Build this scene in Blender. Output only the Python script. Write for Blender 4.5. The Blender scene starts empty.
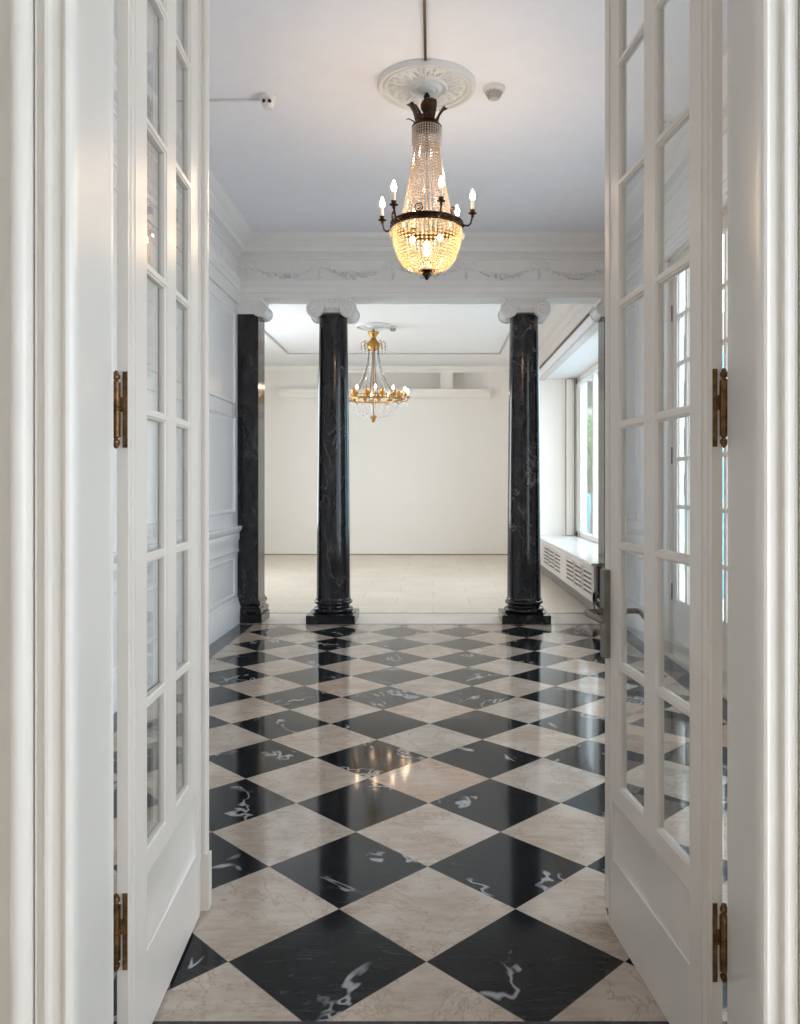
import bpy, math, random
from math import pi, sin, cos, atan2, sqrt, radians as R
from mathutils import Vector, Matrix

# ------------------------------------------------------------------ camera, world, light, exposure
S = bpy.context.scene
COL = S.collection
F, HCAM = 795.0, 1.45
cam_d = bpy.data.cameras.new('camera')
cam_d.sensor_fit = 'HORIZONTAL'
cam_d.sensor_width = 36.0
cam_d.lens = F / 800.0 * 36.0
cam_d.shift_x = -33.0 / 800.0
cam_d.shift_y = -27.0 / 800.0
cam_d.clip_start = 0.05
cam_d.clip_end = 300
cam = bpy.data.objects.new('camera', cam_d)
COL.objects.link(cam)
cam.location = (0, 0, HCAM)
cam.rotation_euler = (R(90), 0, 0)
S.camera = cam

world = bpy.data.worlds.new('sky')
S.world = world
world.use_nodes = True
wn = world.node_tree
bg = wn.nodes['Background']
bg.inputs[0].default_value = (0.80, 0.90, 1.0, 1)
bg.inputs[1].default_value = 5.2

S.view_settings.view_transform = 'Standard'
S.view_settings.look = 'None'
S.view_settings.exposure = 0.42
S.view_settings.gamma = 1.0
S.view_settings.use_curve_mapping = False
S.cycles.use_denoising = True
S.cycles.max_bounces = 12
S.cycles.diffuse_bounces = 6
S.cycles.glossy_bounces = 5
S.cycles.transparent_max_bounces = 32
S.cycles.transmission_bounces = 6
S.cycles.sample_clamp_indirect = 6.0
S.cycles.caustics_reflective = False
S.cycles.caustics_refractive = False

def portal(loc, rot, sx, sy):
    l = bpy.data.lights.new('window_daylight', 'AREA')
    l.shape = 'RECTANGLE'; l.size = sx; l.size_y = sy
    l.cycles.is_portal = True
    o = bpy.data.objects.new('window_daylight', l); COL.objects.link(o)
    o.location = loc; o.rotation_euler = rot
    return o
# daylight enters through the wall openings (portals only guide the sky light through them)
portal((2.62, 11.4, 1.95), (0, R(90), 0), 2.7, 4.3)        # bay window, far room
portal((2.16, 5.83, 1.90), (0, R(90), 0), 3.0, 1.9)        # glazed door of the front room
portal((2.16, 3.50, 1.90), (0, R(90), 0), 3.0, 1.9)
portal((-4.0, 11.8, 2.0), (0, R(-90), 0), 2.4, 2.3)       # unseen left opening, added to brighten the far room
portal((2.62, -.55, 1.8), (0, R(90), 0), 2.8, 2.4)         # entry, right side window


# ------------------------------------------------------------------ material helpers
def mat(name):
    m = bpy.data.materials.new(name); m.use_nodes = True
    nt = m.node_tree
    return m, nt, nt.nodes['Principled BSDF']
def N(nt, t, **kw):
    n = nt.nodes.new(t)
    for k, v in kw.items():
        setattr(n, k, v)
    return n
def math_(nt, op, a, b=None, c=None):
    n = N(nt, 'ShaderNodeMath', operation=op)
    for i, v in enumerate((a, b, c)):
        if v is None: continue
        if isinstance(v, (int, float)): n.inputs[i].default_value = v
        else: nt.links.new(v, n.inputs[i])
    return n.outputs[0]
def mixc(nt, fac, a, b, blend='MIX'):
    n = N(nt, 'ShaderNodeMix', data_type='RGBA', blend_type=blend)
    for i, v in ((0, fac), (6, a), (7, b)):
        if isinstance(v, (int, float)): n.inputs[i].default_value = v
        elif isinstance(v, tuple): n.inputs[i].default_value = (*v, 1) if len(v) == 3 else v
        else: nt.links.new(v, n.inputs[i])
    return n.outputs[2]
def ramp(nt, fac, stops):
    n = N(nt, 'ShaderNodeValToRGB'); nt.links.new(fac, n.inputs[0])
    cr = n.color_ramp
    while len(cr.elements) < len(stops): cr.elements.new(0.5)
    for e, (p, c) in zip(cr.elements, stops):
        e.position = p; e.color = (*c, 1) if len(c) == 3 else c
    return n.outputs[0]
def noise(nt, vec, scale, detail=4, rough=0.55, dist=0.0):
    n = N(nt, 'ShaderNodeTexNoise')
    nt.links.new(vec, n.inputs['Vector'])
    n.inputs['Scale'].default_value = scale; n.inputs['Detail'].default_value = detail
    n.inputs['Roughness'].default_value = rough; n.inputs['Distortion'].default_value = dist
    return n.outputs['Fac'], n.outputs['Color']
def plain(name, col, rough=0.5, metal=0.0, var=0.03, scale=6.0, bump=0.0, bscale=60, spec=0.5, coat=0.0):
    m, nt, b = mat(name)
    tc = N(nt, 'ShaderNodeTexCoord')
    f, _ = noise(nt, tc.outputs['Object'], scale)
    lo = tuple(max(0, c * (1 - var)) for c in col); hi = tuple(min(1, c * (1 + var)) for c in col)
    nt.links.new(ramp(nt, f, [(0.3, lo), (0.7, hi)]), b.inputs['Base Color'])
    b.inputs['Roughness'].default_value = rough; b.inputs['Metallic'].default_value = metal
    b.inputs['Specular IOR Level'].default_value = spec
    b.inputs['Coat Weight'].default_value = coat
    if bump:
        g, _ = noise(nt, tc.outputs['Object'], bscale)
        bn = N(nt, 'ShaderNodeBump'); bn.inputs['Strength'].default_value = bump; bn.inputs['Distance'].default_value = 0.002
        nt.links.new(g, bn.inputs['Height']); nt.links.new(bn.outputs[0], b.inputs['Normal'])
    return m

M = {}
M['door_paint'] = plain('door_paint', (0.69, 0.635, 0.58), 0.30, var=0.015, bump=0.12, bscale=25)
M['case_paint'] = plain('case_paint', (0.775, 0.74, 0.69), 0.32, var=0.015, bump=0.15, bscale=20)
M['wall_paint'] = plain('wall_paint', (0.83, 0.825, 0.83), 0.28, var=0.015, bump=0.08, bscale=12)
M['plaster'] = plain('plaster', (0.78, 0.78, 0.77), 0.6, var=0.02, bump=0.15)
M['ceiling_paint'] = plain('ceiling_paint', (0.85, 0.865, 0.925), 0.75, var=0.015)
M['far_ceiling'] = plain('far_ceiling', (0.85, 0.85, 0.86), 0.75, var=0.01)
M['far_wall'] = plain('far_wall', (0.92, 0.88, 0.825), 0.6, var=0.012, scale=1.2)
M['bronze'] = plain('bronze', (0.055, 0.030, 0.020), 0.38, 0.9, var=0.5, scale=40)
M['gilt'] = plain('gilt', (0.45, 0.25, 0.07), 0.32, 1.0, var=0.3, scale=40)
M['brass'] = plain('brass', (0.16, 0.085, 0.035), 0.42, 0.85, var=0.6, scale=45)
M['nickel'] = plain('nickel', (0.21, 0.195, 0.17), 0.42, 0.9, var=0.15, scale=30)
M['candle'] = plain('candle', (0.85, 0.78, 0.62), 0.5)
M['white_plastic'] = plain('white_plastic', (0.72, 0.71, 0.70), 0.4)
M['black'] = plain('black', (0.015, 0.014, 0.014), 0.3)
M['dark_conduit'] = plain('dark_conduit', (0.05, 0.038, 0.033), 0.5)
M['radiator'] = plain('radiator', (0.66, 0.61, 0.575), 0.45)
M['slot'] = plain('slot', (0.12, 0.07, 0.06), 0.7)
M['sill_marble'] = plain('sill_marble', (0.84, 0.82, 0.80), 0.2, var=0.05, scale=9)
M['grass'] = plain('grass', (0.14, 0.25, 0.06), 0.9, var=0.4, scale=3)
M['leaves'] = plain('leaves', (0.08, 0.17, 0.04), 0.7, var=0.5, scale=9)
M['bark'] = plain('bark', (0.09, 0.06, 0.04), 0.9)
M['hoarding'] = plain('hoarding', (0.12, 0.36, 0.46), 0.5, var=0.1)
M['render_wall'] = plain('render_wall', (0.30, 0.28, 0.27), 0.8)
M['asphalt'] = plain('asphalt', (0.60, 0.60, 0.60), 0.9)
M['mid_grey'] = plain('mid_grey', (0.48, 0.46, 0.45), 0.6)
M['toe_shade'] = plain('toe_shade', (0.22, 0.20, 0.18), 0.3)  # grey darkened to hold the shadow of the radiator toe recess

def glass_mat():
    m, nt, b = mat('pane_glass'); nt.nodes.remove(b)
    out = nt.nodes['Material Output']
    geo = N(nt, 'ShaderNodeNewGeometry')
    ior = math_(nt, 'MULTIPLY_ADD', geo.outputs['Backfacing'], (1 / 1.5) - 1.5, 1.5)
    fr = N(nt, 'ShaderNodeFresnel'); nt.links.new(ior, fr.inputs['IOR'])
    tr = N(nt, 'ShaderNodeBsdfTransparent'); tr.inputs[0].default_value = (0.955, 0.972, 0.968, 1)
    gl = N(nt, 'ShaderNodeBsdfGlossy'); gl.inputs['Roughness'].default_value = 0.01
    mx = N(nt, 'ShaderNodeMixShader')
    nt.links.new(fr.outputs[0], mx.inputs[0]); nt.links.new(tr.outputs[0], mx.inputs[1]); nt.links.new(gl.outputs[0], mx.inputs[2])
    nt.links.new(mx.outputs[0], out.inputs[0])
    return m
M['glass'] = glass_mat()

def crystal_mat(name, tint, tl, tr_, gl_):
    m, nt, b = mat(name); nt.nodes.remove(b)
    out = nt.nodes['Material Output']
    tr = N(nt, 'ShaderNodeBsdfTransparent'); tr.inputs[0].default_value = (*tint, 1)
    tl_n = N(nt, 'ShaderNodeBsdfTranslucent'); tl_n.inputs[0].default_value = (*tint, 1)
    df = N(nt, 'ShaderNodeBsdfDiffuse'); df.inputs[0].default_value = (*tint, 1)
    g = N(nt, 'ShaderNodeBsdfGlossy'); g.inputs['Roughness'].default_value = 0.08
    m1 = N(nt, 'ShaderNodeMixShader'); m1.inputs[0].default_value = 0.3
    nt.links.new(tl_n.outputs[0], m1.inputs[1]); nt.links.new(df.outputs[0], m1.inputs[2])
    m2 = N(nt, 'ShaderNodeMixShader'); m2.inputs[0].default_value = tl / (tl + tr_)
    nt.links.new(tr.outputs[0], m2.inputs[1]); nt.links.new(m1.outputs[0], m2.inputs[2])
    m3 = N(nt, 'ShaderNodeMixShader'); m3.inputs[0].default_value = gl_
    nt.links.new(m2.outputs[0], m3.inputs[1]); nt.links.new(g.outputs[0], m3.inputs[2])
    nt.links.new(m3.outputs[0], out.inputs[0])
    return m
M['crystal'] = crystal_mat('crystal', (0.93, 0.88, 0.80), 0.55, 0.45, 0.22)
M['crystal_dim'] = crystal_mat('crystal_dim', (0.84, 0.75, 0.66), 0.55, 0.45, 0.2)  # tower crystal, darkened for the weaker light far from the bulbs
M['crystal_lit'] = crystal_mat('crystal_lit', (0.95, 0.83, 0.60), 0.55, 0.45, 0.2)  # bowl crystal, tinted with the yellow glow of the inner bulbs
M['crystal_clear'] = crystal_mat('crystal_clear', (0.88, 0.88, 0.88), 0.25, 0.75, 0.22)

def bulb_mat(name, strength):
    m, nt, b = mat(name)
    b.inputs['Base Color'].default_value = (1, 0.9, 0.7, 1)
    b.inputs['Emission Color'].default_value = (1.0, 0.72, 0.47, 1)
    b.inputs['Emission Strength'].default_value = strength
    return m
M['bulb'] = bulb_mat('bulb', 115.0)
M['basket_bulb'] = bulb_mat('basket_bulb', 190.0)
M['far_bulb'] = bulb_mat('far_bulb', 55.0)

def black_marble():
    m, nt, b = mat('black_marble')
    tc = N(nt, 'ShaderNodeTexCoord')
    mp = N(nt, 'ShaderNodeMapping'); mp.inputs['Scale'].default_value = (1, 1, 0.45)
    oi = N(nt, 'ShaderNodeObjectInfo')
    ad = N(nt, 'ShaderNodeVectorMath', operation='ADD')
    nt.links.new(tc.outputs['Object'], ad.inputs[0])
    sc = math_(nt, 'MULTIPLY', oi.outputs['Random'], 17.0)
    nt.links.new(sc, ad.inputs[1]); nt.links.new(ad.outputs[0], mp.inputs[0])
    v = mp.outputs[0]
    f1, _ = noise(nt, v, 7, 6, 0.65, 0.6)
    base = ramp(nt, f1, [(0.40, (0.008, 0.008, 0.010)), (0.58, (0.016, 0.016, 0.019)), (0.72, (0.06, 0.056, 0.056))])
    f2, _ = noise(nt, v, 3.0, 5, 0.6, 1.3)
    d = math_(nt, 'ABSOLUTE', math_(nt, 'SUBTRACT', f2, 0.5))
    ve = ramp(nt, d, [(0.0, (1, 1, 1)), (0.012, (0, 0, 0))])
    f3, _ = noise(nt, v, 2.2, 2)
    gate = ramp(nt, f3, [(0.50, (0, 0, 0)), (0.66, (1, 1, 1))])
    k = math_(nt, 'MULTIPLY', ve, gate)
    nt.links.new(mixc(nt, math_(nt, 'MULTIPLY', k, 0.55), base, (0.32, 0.28, 0.27)), b.inputs['Base Color'])
    b.inputs['Roughness'].default_value = 0.13
    b.inputs['Specular IOR Level'].default_value = 0.45
    return m
M['black_marble'] = black_marble()

D0, X0, Y0 = 0.603, -0.0198, 2.418
def checker_floor():
    m, nt, b = mat('checker_marble')
    tc = N(nt, 'ShaderNodeTexCoord'); sp = N(nt, 'ShaderNodeSeparateXYZ')
    P = tc.outputs['Object']
    nt.links.new(P, sp.inputs[0])
    x = math_(nt, 'SUBTRACT', sp.outputs[0], X0); y = math_(nt, 'SUBTRACT', sp.outputs[1], Y0)
    a = math_(nt, 'DIVIDE', math_(nt, 'ADD', x, y), D0)
    c = math_(nt, 'DIVIDE', math_(nt, 'SUBTRACT', x, y), D0)
    fa = math_(nt, 'FLOOR', a); fc = math_(nt, 'FLOOR', c)
    odd = math_(nt, 'ABSOLUTE', math_(nt, 'MODULO', math_(nt, 'ADD', fa, fc), 2.0))       # 1 = light tile
    cb = N(nt, 'ShaderNodeCombineXYZ'); nt.links.new(fa, cb.inputs[0]); nt.links.new(fc, cb.inputs[1])
    wnz = N(nt, 'ShaderNodeTexWhiteNoise', noise_dimensions='3D'); nt.links.new(cb.outputs[0], wnz.inputs['Vector'])
    rv, rc = wnz.outputs['Value'], wnz.outputs['Color']
    off = N(nt, 'ShaderNodeVectorMath', operation='SCALE'); nt.links.new(rc, off.inputs[0]); off.inputs[3].default_value = 23.0
    pv = N(nt, 'ShaderNodeVectorMath', operation='ADD'); nt.links.new(P, pv.inputs[0]); nt.links.new(off.outputs[0], pv.inputs[1])
    # rotated, stretched coordinates for the streaky grain of each slab
    mp = N(nt, 'ShaderNodeMapping'); mp.inputs['Rotation'].default_value = (0, 0, R(-28)); mp.inputs['Scale'].default_value = (1.0, 4.5, 1)
    nt.links.new(pv.outputs[0], mp.inputs[0])
    st, _ = noise(nt, mp.outputs[0], 7.5, 8, 0.70, 0.9)
    cl, _ = noise(nt, pv.outputs[0], 4.0, 4, 0.5, 0.3)
    warm = ramp(nt, rv, [(0.0, (0.38, 0.335, 0.29)), (0.3, (0.46, 0.37, 0.30)), (0.55, (0.42, 0.37, 0.32)), (0.75, (0.50, 0.355, 0.265)), (1.0, (0.47, 0.40, 0.345))])
    light = mixc(nt, ramp(nt, st, [(0.40, (0, 0, 0)), (0.64, (0.6, 0.6, 0.6))]), warm, (0.29, 0.225, 0.175))
    light = mixc(nt, ramp(nt, cl, [(0.42, (0, 0, 0)), (0.66, (0.6, 0.6, 0.6))]), light, (0.56, 0.49, 0.43))
    f5, _ = noise(nt, pv.outputs[0], 2.6, 6, 0.7, 0.9)
    lv = ramp(nt, math_(nt, 'ABSOLUTE', math_(nt, 'SUBTRACT', f5, 0.5)), [(0.0, (0.75, 0.75, 0.75)), (0.013, (0, 0, 0))])
    light = mixc(nt, lv, light, (0.29, 0.21, 0.155))
    dark = ramp(nt, st, [(0.30, (0.008, 0.009, 0.010)), (0.55, (0.014, 0.015, 0.017)), (0.75, (0.038, 0.040, 0.044))])
    f6, _ = noise(nt, pv.outputs[0], 1.7, 4, 0.66, 0.5)
    dd = math_(nt, 'ABSOLUTE', math_(nt, 'SUBTRACT', f6, 0.5))
    dv = ramp(nt, dd, [(0.0, (1, 1, 1)), (0.008, (0.7, 0.7, 0.7)), (0.016, (0, 0, 0))])
    g7, _ = noise(nt, pv.outputs[0], 2.7, 3, 0.5)
    gate = ramp(nt, g7, [(0.50, (0, 0, 0)), (0.56, (1, 1, 1))])
    dark = mixc(nt, math_(nt, 'MULTIPLY', dv, math_(nt, 'MULTIPLY', gate, 0.8)), dark, (0.42, 0.42, 0.43))
    col = mixc(nt, odd, dark, light)
    # joints
    def edge(v):
        fr = math_(nt, 'FRACT', v)
        return math_(nt, 'MINIMUM', fr, math_(nt, 'SUBTRACT', 1.0, fr))
    e = math_(nt, 'MINIMUM', edge(a), edge(c))
    j = math_(nt, 'LESS_THAN', e, 0.0028)
    col = mixc(nt, math_(nt, 'MULTIPLY', j, 0.6), col, (0.22, 0.19, 0.16))
    nt.links.new(col, b.inputs['Base Color'])
    rr, _ = noise(nt, P, 9, 3)
    nt.links.new(math_(nt, 'MULTIPLY_ADD', rr, 0.06, 0.045), b.inputs['Roughness'])
    b.inputs['Specular IOR Level'].default_value = 0.24
    # every slab lies a hair out of level
    nz = N(nt, 'ShaderNodeVectorMath', operation='SUBTRACT'); nt.links.new(rc, nz.inputs[0]); nz.inputs[1].default_value = (0.5, 0.5, 0.5)
    ns = N(nt, 'ShaderNodeVectorMath', operation='MULTIPLY'); nt.links.new(nz.outputs[0], ns.inputs[0]); ns.inputs[1].default_value = (0.006, 0.006, 0)
    gn = N(nt, 'ShaderNodeNewGeometry')
    na = N(nt, 'ShaderNodeVectorMath', operation='ADD'); nt.links.new(gn.outputs['Normal'], na.inputs[0]); nt.links.new(ns.outputs[0], na.inputs[1])
    nn = N(nt, 'ShaderNodeVectorMath', operation='NORMALIZE'); nt.links.new(na.outputs[0], nn.inputs[0])
    nt.links.new(nn.outputs[0], b.inputs['Normal'])
    return m
M['checker'] = checker_floor()

def cream_floor():
    m, nt, b = mat('cream_marble')
    tc = N(nt, 'ShaderNodeTexCoord')
    br = N(nt, 'ShaderNodeTexBrick')
    nt.links.new(tc.outputs['Object'], br.inputs['Vector'])
    br.inputs['Scale'].default_value = 1.0; br.inputs['Brick Width'].default_value = 0.9; br.inputs['Row Height'].default_value = 0.6
    br.inputs['Mortar Size'].default_value = 0.004
    br.inputs['Color1'].default_value = (0.79, 0.68, 0.555, 1); br.inputs['Color2'].default_value = (0.74, 0.63, 0.51, 1)
    br.inputs['Mortar'].default_value = (0.42, 0.37, 0.32, 1)
    f, _ = noise(nt, tc.outputs['Object'], 3.0, 6, 0.6, 0.8)
    nt.links.new(mixc(nt, ramp(nt, f, [(0.4, (0, 0, 0)), (0.7, (0.35, 0.35, 0.35))]), br.outputs['Color'], (0.50, 0.44, 0.38)), b.inputs['Base Color'])
    b.inputs['Roughness'].default_value = 0.28
    return m
M['cream_floor'] = cream_floor()
M['dark_border'] = plain('dark_border', (0.035, 0.036, 0.042), 0.15, var=0.5, scale=7)
M['grey_strip'] = plain('grey_strip', (0.25, 0.235, 0.22), 0.2, var=0.2)
M['light_strip'] = plain('light_strip', (0.68, 0.62, 0.55), 0.2, var=0.08, scale=4)

# ------------------------------------------------------------------ mesh helpers
class MB:
    def __init__(s): s.v = []; s.f = []
    def add(s, vs, fs):
        o = len(s.v); s.v += [tuple(p) for p in vs]; s.f += [tuple(i + o for i in f) for f in fs]
        return s
    def box(s, x0, x1, y0, y1, z0, z1):
        x0, x1 = sorted((x0, x1)); y0, y1 = sorted((y0, y1)); z0, z1 = sorted((z0, z1))
        v = [(x0, y0, z0), (x1, y0, z0), (x1, y1, z0), (x0, y1, z0), (x0, y0, z1), (x1, y0, z1), (x1, y1, z1), (x0, y1, z1)]
        return s.add(v, [(3, 2, 1, 0), (4, 5, 6, 7), (0, 1, 5, 4), (1, 2, 6, 5), (2, 3, 7, 6), (3, 0, 4, 7)])
    def prism(s, prof, a0, a1, f, closed=True, caps=True):
        """prof: 2-D points; f(p, q, a) -> 3-D; extruded from a0 to a1."""
        n = len(prof)
        v = [f(p, q, a0) for p, q in prof] + [f(p, q, a1) for p, q in prof]
        fs = [(i, (i + 1) % n, n + (i + 1) % n, n + i) for i in range(n if closed else n - 1)]
        if caps and closed: fs += [tuple(range(n))[::-1], tuple(range(n, 2 * n))]
        return s.add(v, fs)
    def lathe(s, prof, c=(0, 0, 0), n=24, axis='z', sx=1.0, sy=1.0):
        v = []
        for r, h in prof:
            for k in range(n):
                t = 2 * pi * k / n
                p = (r * cos(t) * sx, r * sin(t) * sy, h)
                if axis == 'y': p = (p[0], p[2], p[1])
                elif axis == 'x': p = (p[2], p[0], p[1])
                v.append((c[0] + p[0], c[1] + p[1], c[2] + p[2]))
        m = len(prof)
        fs = [(j * n + k, j * n + (k + 1) % n, (j + 1) * n + (k + 1) % n, (j + 1) * n + k) for j in range(m - 1) for k in range(n)]
        if prof[0][0] > 1e-6 and prof[0] != prof[-1]: fs.append(tuple(range(n))[::-1])
        if prof[-1][0] > 1e-6 and prof[0] != prof[-1]: fs.append(tuple((m - 1) * n + k for k in range(n)))
        return s.add(v, fs)
    def tube(s, pts, r, n=8, caps=True, flat=1.0):
        pts = [Vector(p) for p in pts]; m = len(pts)
        rs = r if isinstance(r, (list, tuple)) else [r] * m
        v = []; up = Vector((0, 0, 1))
        t0 = (pts[1] - pts[0]).normalized()
        if abs(t0.dot(up)) > 0.9: up = Vector((1, 0, 0))
        a = t0.cross(up).normalized()
        for i, p in enumerate(pts):
            t = (pts[min(i + 1, m - 1)] - pts[max(i - 1, 0)]).normalized()
            a = (a - t * a.dot(t)).normalized(); b = t.cross(a)
            for k in range(n):
                w = 2 * pi * k / n
                v.append(p + (a * cos(w) * flat + b * sin(w)) * rs[i])
        fs = [(j * n + k, j * n + (k + 1) % n, (j + 1) * n + (k + 1) % n, (j + 1) * n + k) for j in range(m - 1) for k in range(n)]
        if caps: fs += [tuple(range(n))[::-1], tuple((m - 1) * n + k for k in range(n))]
        return s.add(v, fs)
    def ring(s, c, Rr, r, n=32, m=8, hz=1.0, axis='z'):
        v = []
        for i in range(n):
            t = 2 * pi * i / n
            for k in range(m):
                w = 2 * pi * k / m
                q = Rr + r * cos(w); h = r * hz * sin(w)
                p = (q * cos(t), q * sin(t), h)
                if axis == 'y': p = (p[0], p[2], p[1])
                v.append((c[0] + p[0], c[1] + p[1], c[2] + p[2]))
        return s.add(v, [(i * m + k, ((i + 1) % n) * m + k, ((i + 1) % n) * m + (k + 1) % m, i * m + (k + 1) % m) for i in range(n) for k in range(m)])
    def ball(s, c, rx, ry=None, rz=None, n=8, m=5):
        ry = rx if ry is None else ry; rz = rx if rz is None else rz
        prof = [(sin(pi * j / m), -cos(pi * j / m)) for j in range(m + 1)]
        prof[0] = (0.0, -1); prof[-1] = (0.0, 1)
        v = []
        for r, h in prof[1:-1]:
            for k in range(n):
                t = 2 * pi * k / n
                v.append((c[0] + r * cos(t) * rx, c[1] + r * sin(t) * ry, c[2] + h * rz))
        L = len(v); v += [(c[0], c[1], c[2] - rz), (c[0], c[1], c[2] + rz)]
        mm = m - 1
        fs = [(j * n + k, j * n + (k + 1) % n, (j + 1) * n + (k + 1) % n, (j + 1) * n + k) for j in range(mm - 1) for k in range(n)]
        fs += [(L, (k + 1) % n, k) for k in range(n)] + [(L + 1, (mm - 1) * n + k, (mm - 1) * n + (k + 1) % n) for k in range(n)]
        return s.add(v, fs)
    def octa(s, c, r, h=None):
        h = h or r
        x, y, z = c
        return s.add([(x + r, y, z), (x, y + r, z), (x - r, y, z), (x, y - r, z), (x, y, z + h), (x, y, z - h)],
                     [(0, 1, 4), (1, 2, 4), (2, 3, 4), (3, 0, 4), (1, 0, 5), (2, 1, 5), (3, 2, 5), (0, 3, 5)])

def build(name, mb, m, parent=None, smooth=35, loc=None, rotz=None, fix=True, mesh=None):
    if mesh is None:
        me = bpy.data.meshes.new(name)
        me.from_pydata([tuple(p) for p in mb.v], [], mb.f)
        me.update()
        if fix:
            import bmesh
            bm = bmesh.new(); bm.from_mesh(me); bmesh.ops.recalc_face_normals(bm, faces=bm.faces); bm.to_mesh(me); bm.free()
        if smooth:
            me.polygons.foreach_set('use_smooth', [True] * len(me.polygons))
            me.set_sharp_from_angle(angle=R(smooth))
        me.materials.append(M[m] if isinstance(m, str) else m)
    else:
        me = mesh
    o = bpy.data.objects.new(name, me); COL.objects.link(o)
    if parent is not None: o.parent = parent
    if loc is not None: o.location = loc
    if rotz is not None: o.rotation_euler = (0, 0, rotz)
    return o
def tag(o, label=None, cat=None, group=None, kind=None):
    if label: o['label'] = label
    if cat: o['category'] = cat
    if group: o['group'] = group
    if kind: o['kind'] = kind
    return o
def empty(name, loc, label=None, cat=None, group=None, rotz=0, kind=None):
    o = bpy.data.objects.new(name, None); COL.objects.link(o)
    o.location = loc; o.rotation_euler = (0, 0, rotz); o.empty_display_size = 0.1
    return tag(o, label, cat, group, kind)
def struct(name, mb, m, label, cat, smooth=35):
    return tag(build(name, mb, m, smooth=smooth), label, cat, kind='structure')
def dup_tree(o, parent=None):
    c = o.copy(); COL.objects.link(c)
    if parent is not None: c.parent = parent
    for ch in list(o.children): dup_tree(ch, c)
    return c

# ------------------------------------------------------------------ geometry of the place
XL, XR = -2.06, 1.98            # side walls of the front room
YN0, YN = 1.64, 1.86            # wall with the door opening
YB = 8.38                       # front plane of the beam on the columns
YB2 = 8.62
ZC = 4.043                      # ceiling, front room
ZA = 3.426                      # underside of the beam
Z2 = 3.90                       # ceiling, far room
YW = 16.5                       # back wall
X2L, X2R, XWIN = -3.9, 1.78, 2.45
YRET = 13.6
DOORTOP = 3.40

# floors
struct('floor', MB().box(-1.865, 1.80, 2.15, 8.24, -0.05, 0.0), 'checker',
       'black and cream marble floor laid as a diagonal checkerboard', 'floor')
b = MB()
b.box(XL, -1.865, 1.86, 8.24, -0.05, 0.0); b.box(1.80, XR, 1.86, 8.24, -0.05, 0.0); b.box(-1.865, 1.80, 1.5, 2.15, -0.05, 0)
struct('trim_1', b, 'dark_border', 'dark marble border strip around the checkerboard floor', 'floor border')
struct('trim_2', MB().box(XL, XR, 8.24, 8.32, -0.05, 0.0).box(XL, XR, 8.95, 9.03, -0.05, 0.0), 'grey_strip',
       'thin grey marble lines across the floor at the columns', 'floor border')
struct('trim_3', MB().box(XL, XR, 8.32, 8.95, -0.05, 0.0), 'light_strip', 'pale marble threshold band under the columns', 'floor border')
b = MB().box(X2L, XWIN, 9.03, YW, -0.05, 0.0).box(X2L, XL, YB2, 9.03, -0.05, 0).box(XR, XWIN, YB2, 9.03, -0.05, 0)
struct('floor_far_room', b, 'cream_floor', 'cream marble floor of the far room behind the columns', 'floor')
struct('floor_entry', MB().box(-2.6, 2.6, -3.4, 1.5, -0.05, 0.0), 'cream_floor', 'cream floor of the entry on the near side of the doorway', 'floor')

# ceilings
struct('ceiling', MB().box(XL - .2, XR + .2, YN, YB + .1, ZC, ZC + 0.1), 'ceiling_paint', 'pale grey painted ceiling over the checkerboard floor', 'ceiling')
struct('ceiling_far_room', MB().box(X2L - .2, X2R + .1, YB2 - .1, YW + .3, Z2, Z2 + 0.1), 'far_ceiling', 'white ceiling of the far room behind the columns', 'ceiling')
struct('ceiling_entry', MB().box(-2.6, 2.6, -3.4, YN0, 3.9, 4.0), 'ceiling_paint', 'ceiling on the near side of the doorway', 'ceiling')
struct('wall_entry_left', MB().box(-2.7, -2.6, -3.4, YN0, 0, 3.9), 'case_paint', 'plain wall left of the entry', 'wall')
struct('wall_entry_right', MB().box(2.6, 2.7, -3.4, -1.75, 0, 3.9).box(2.6, 2.7, .75, YN0, 0, 3.9).box(2.6, 2.7, -1.75, .75, 0, .4).box(2.6, 2.7, -1.75, .75, 3.2, 3.9), 'case_paint', 'plain wall right of the entry', 'wall')
b = MB().box(-2.6, 2.6, -3.4, -3.3, 0, 3.9)
struct('wall_entry_back', b, 'case_paint', 'plain wall behind the viewpoint', 'wall')

# ---- near wall with the doorway
b = MB()
b.box(-2.7, -0.86, YN0 + .02, YN - .0, 0, 4.043); b.box(0.80, 2.7, YN0 + .02, YN, 0, 4.043); b.box(-0.86, 0.80, YN0 + .02, YN, DOORTOP, 4.043)
struct('wall_near', b, 'case_paint', 'wall that holds the tall double doorway', 'wall')

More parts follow.
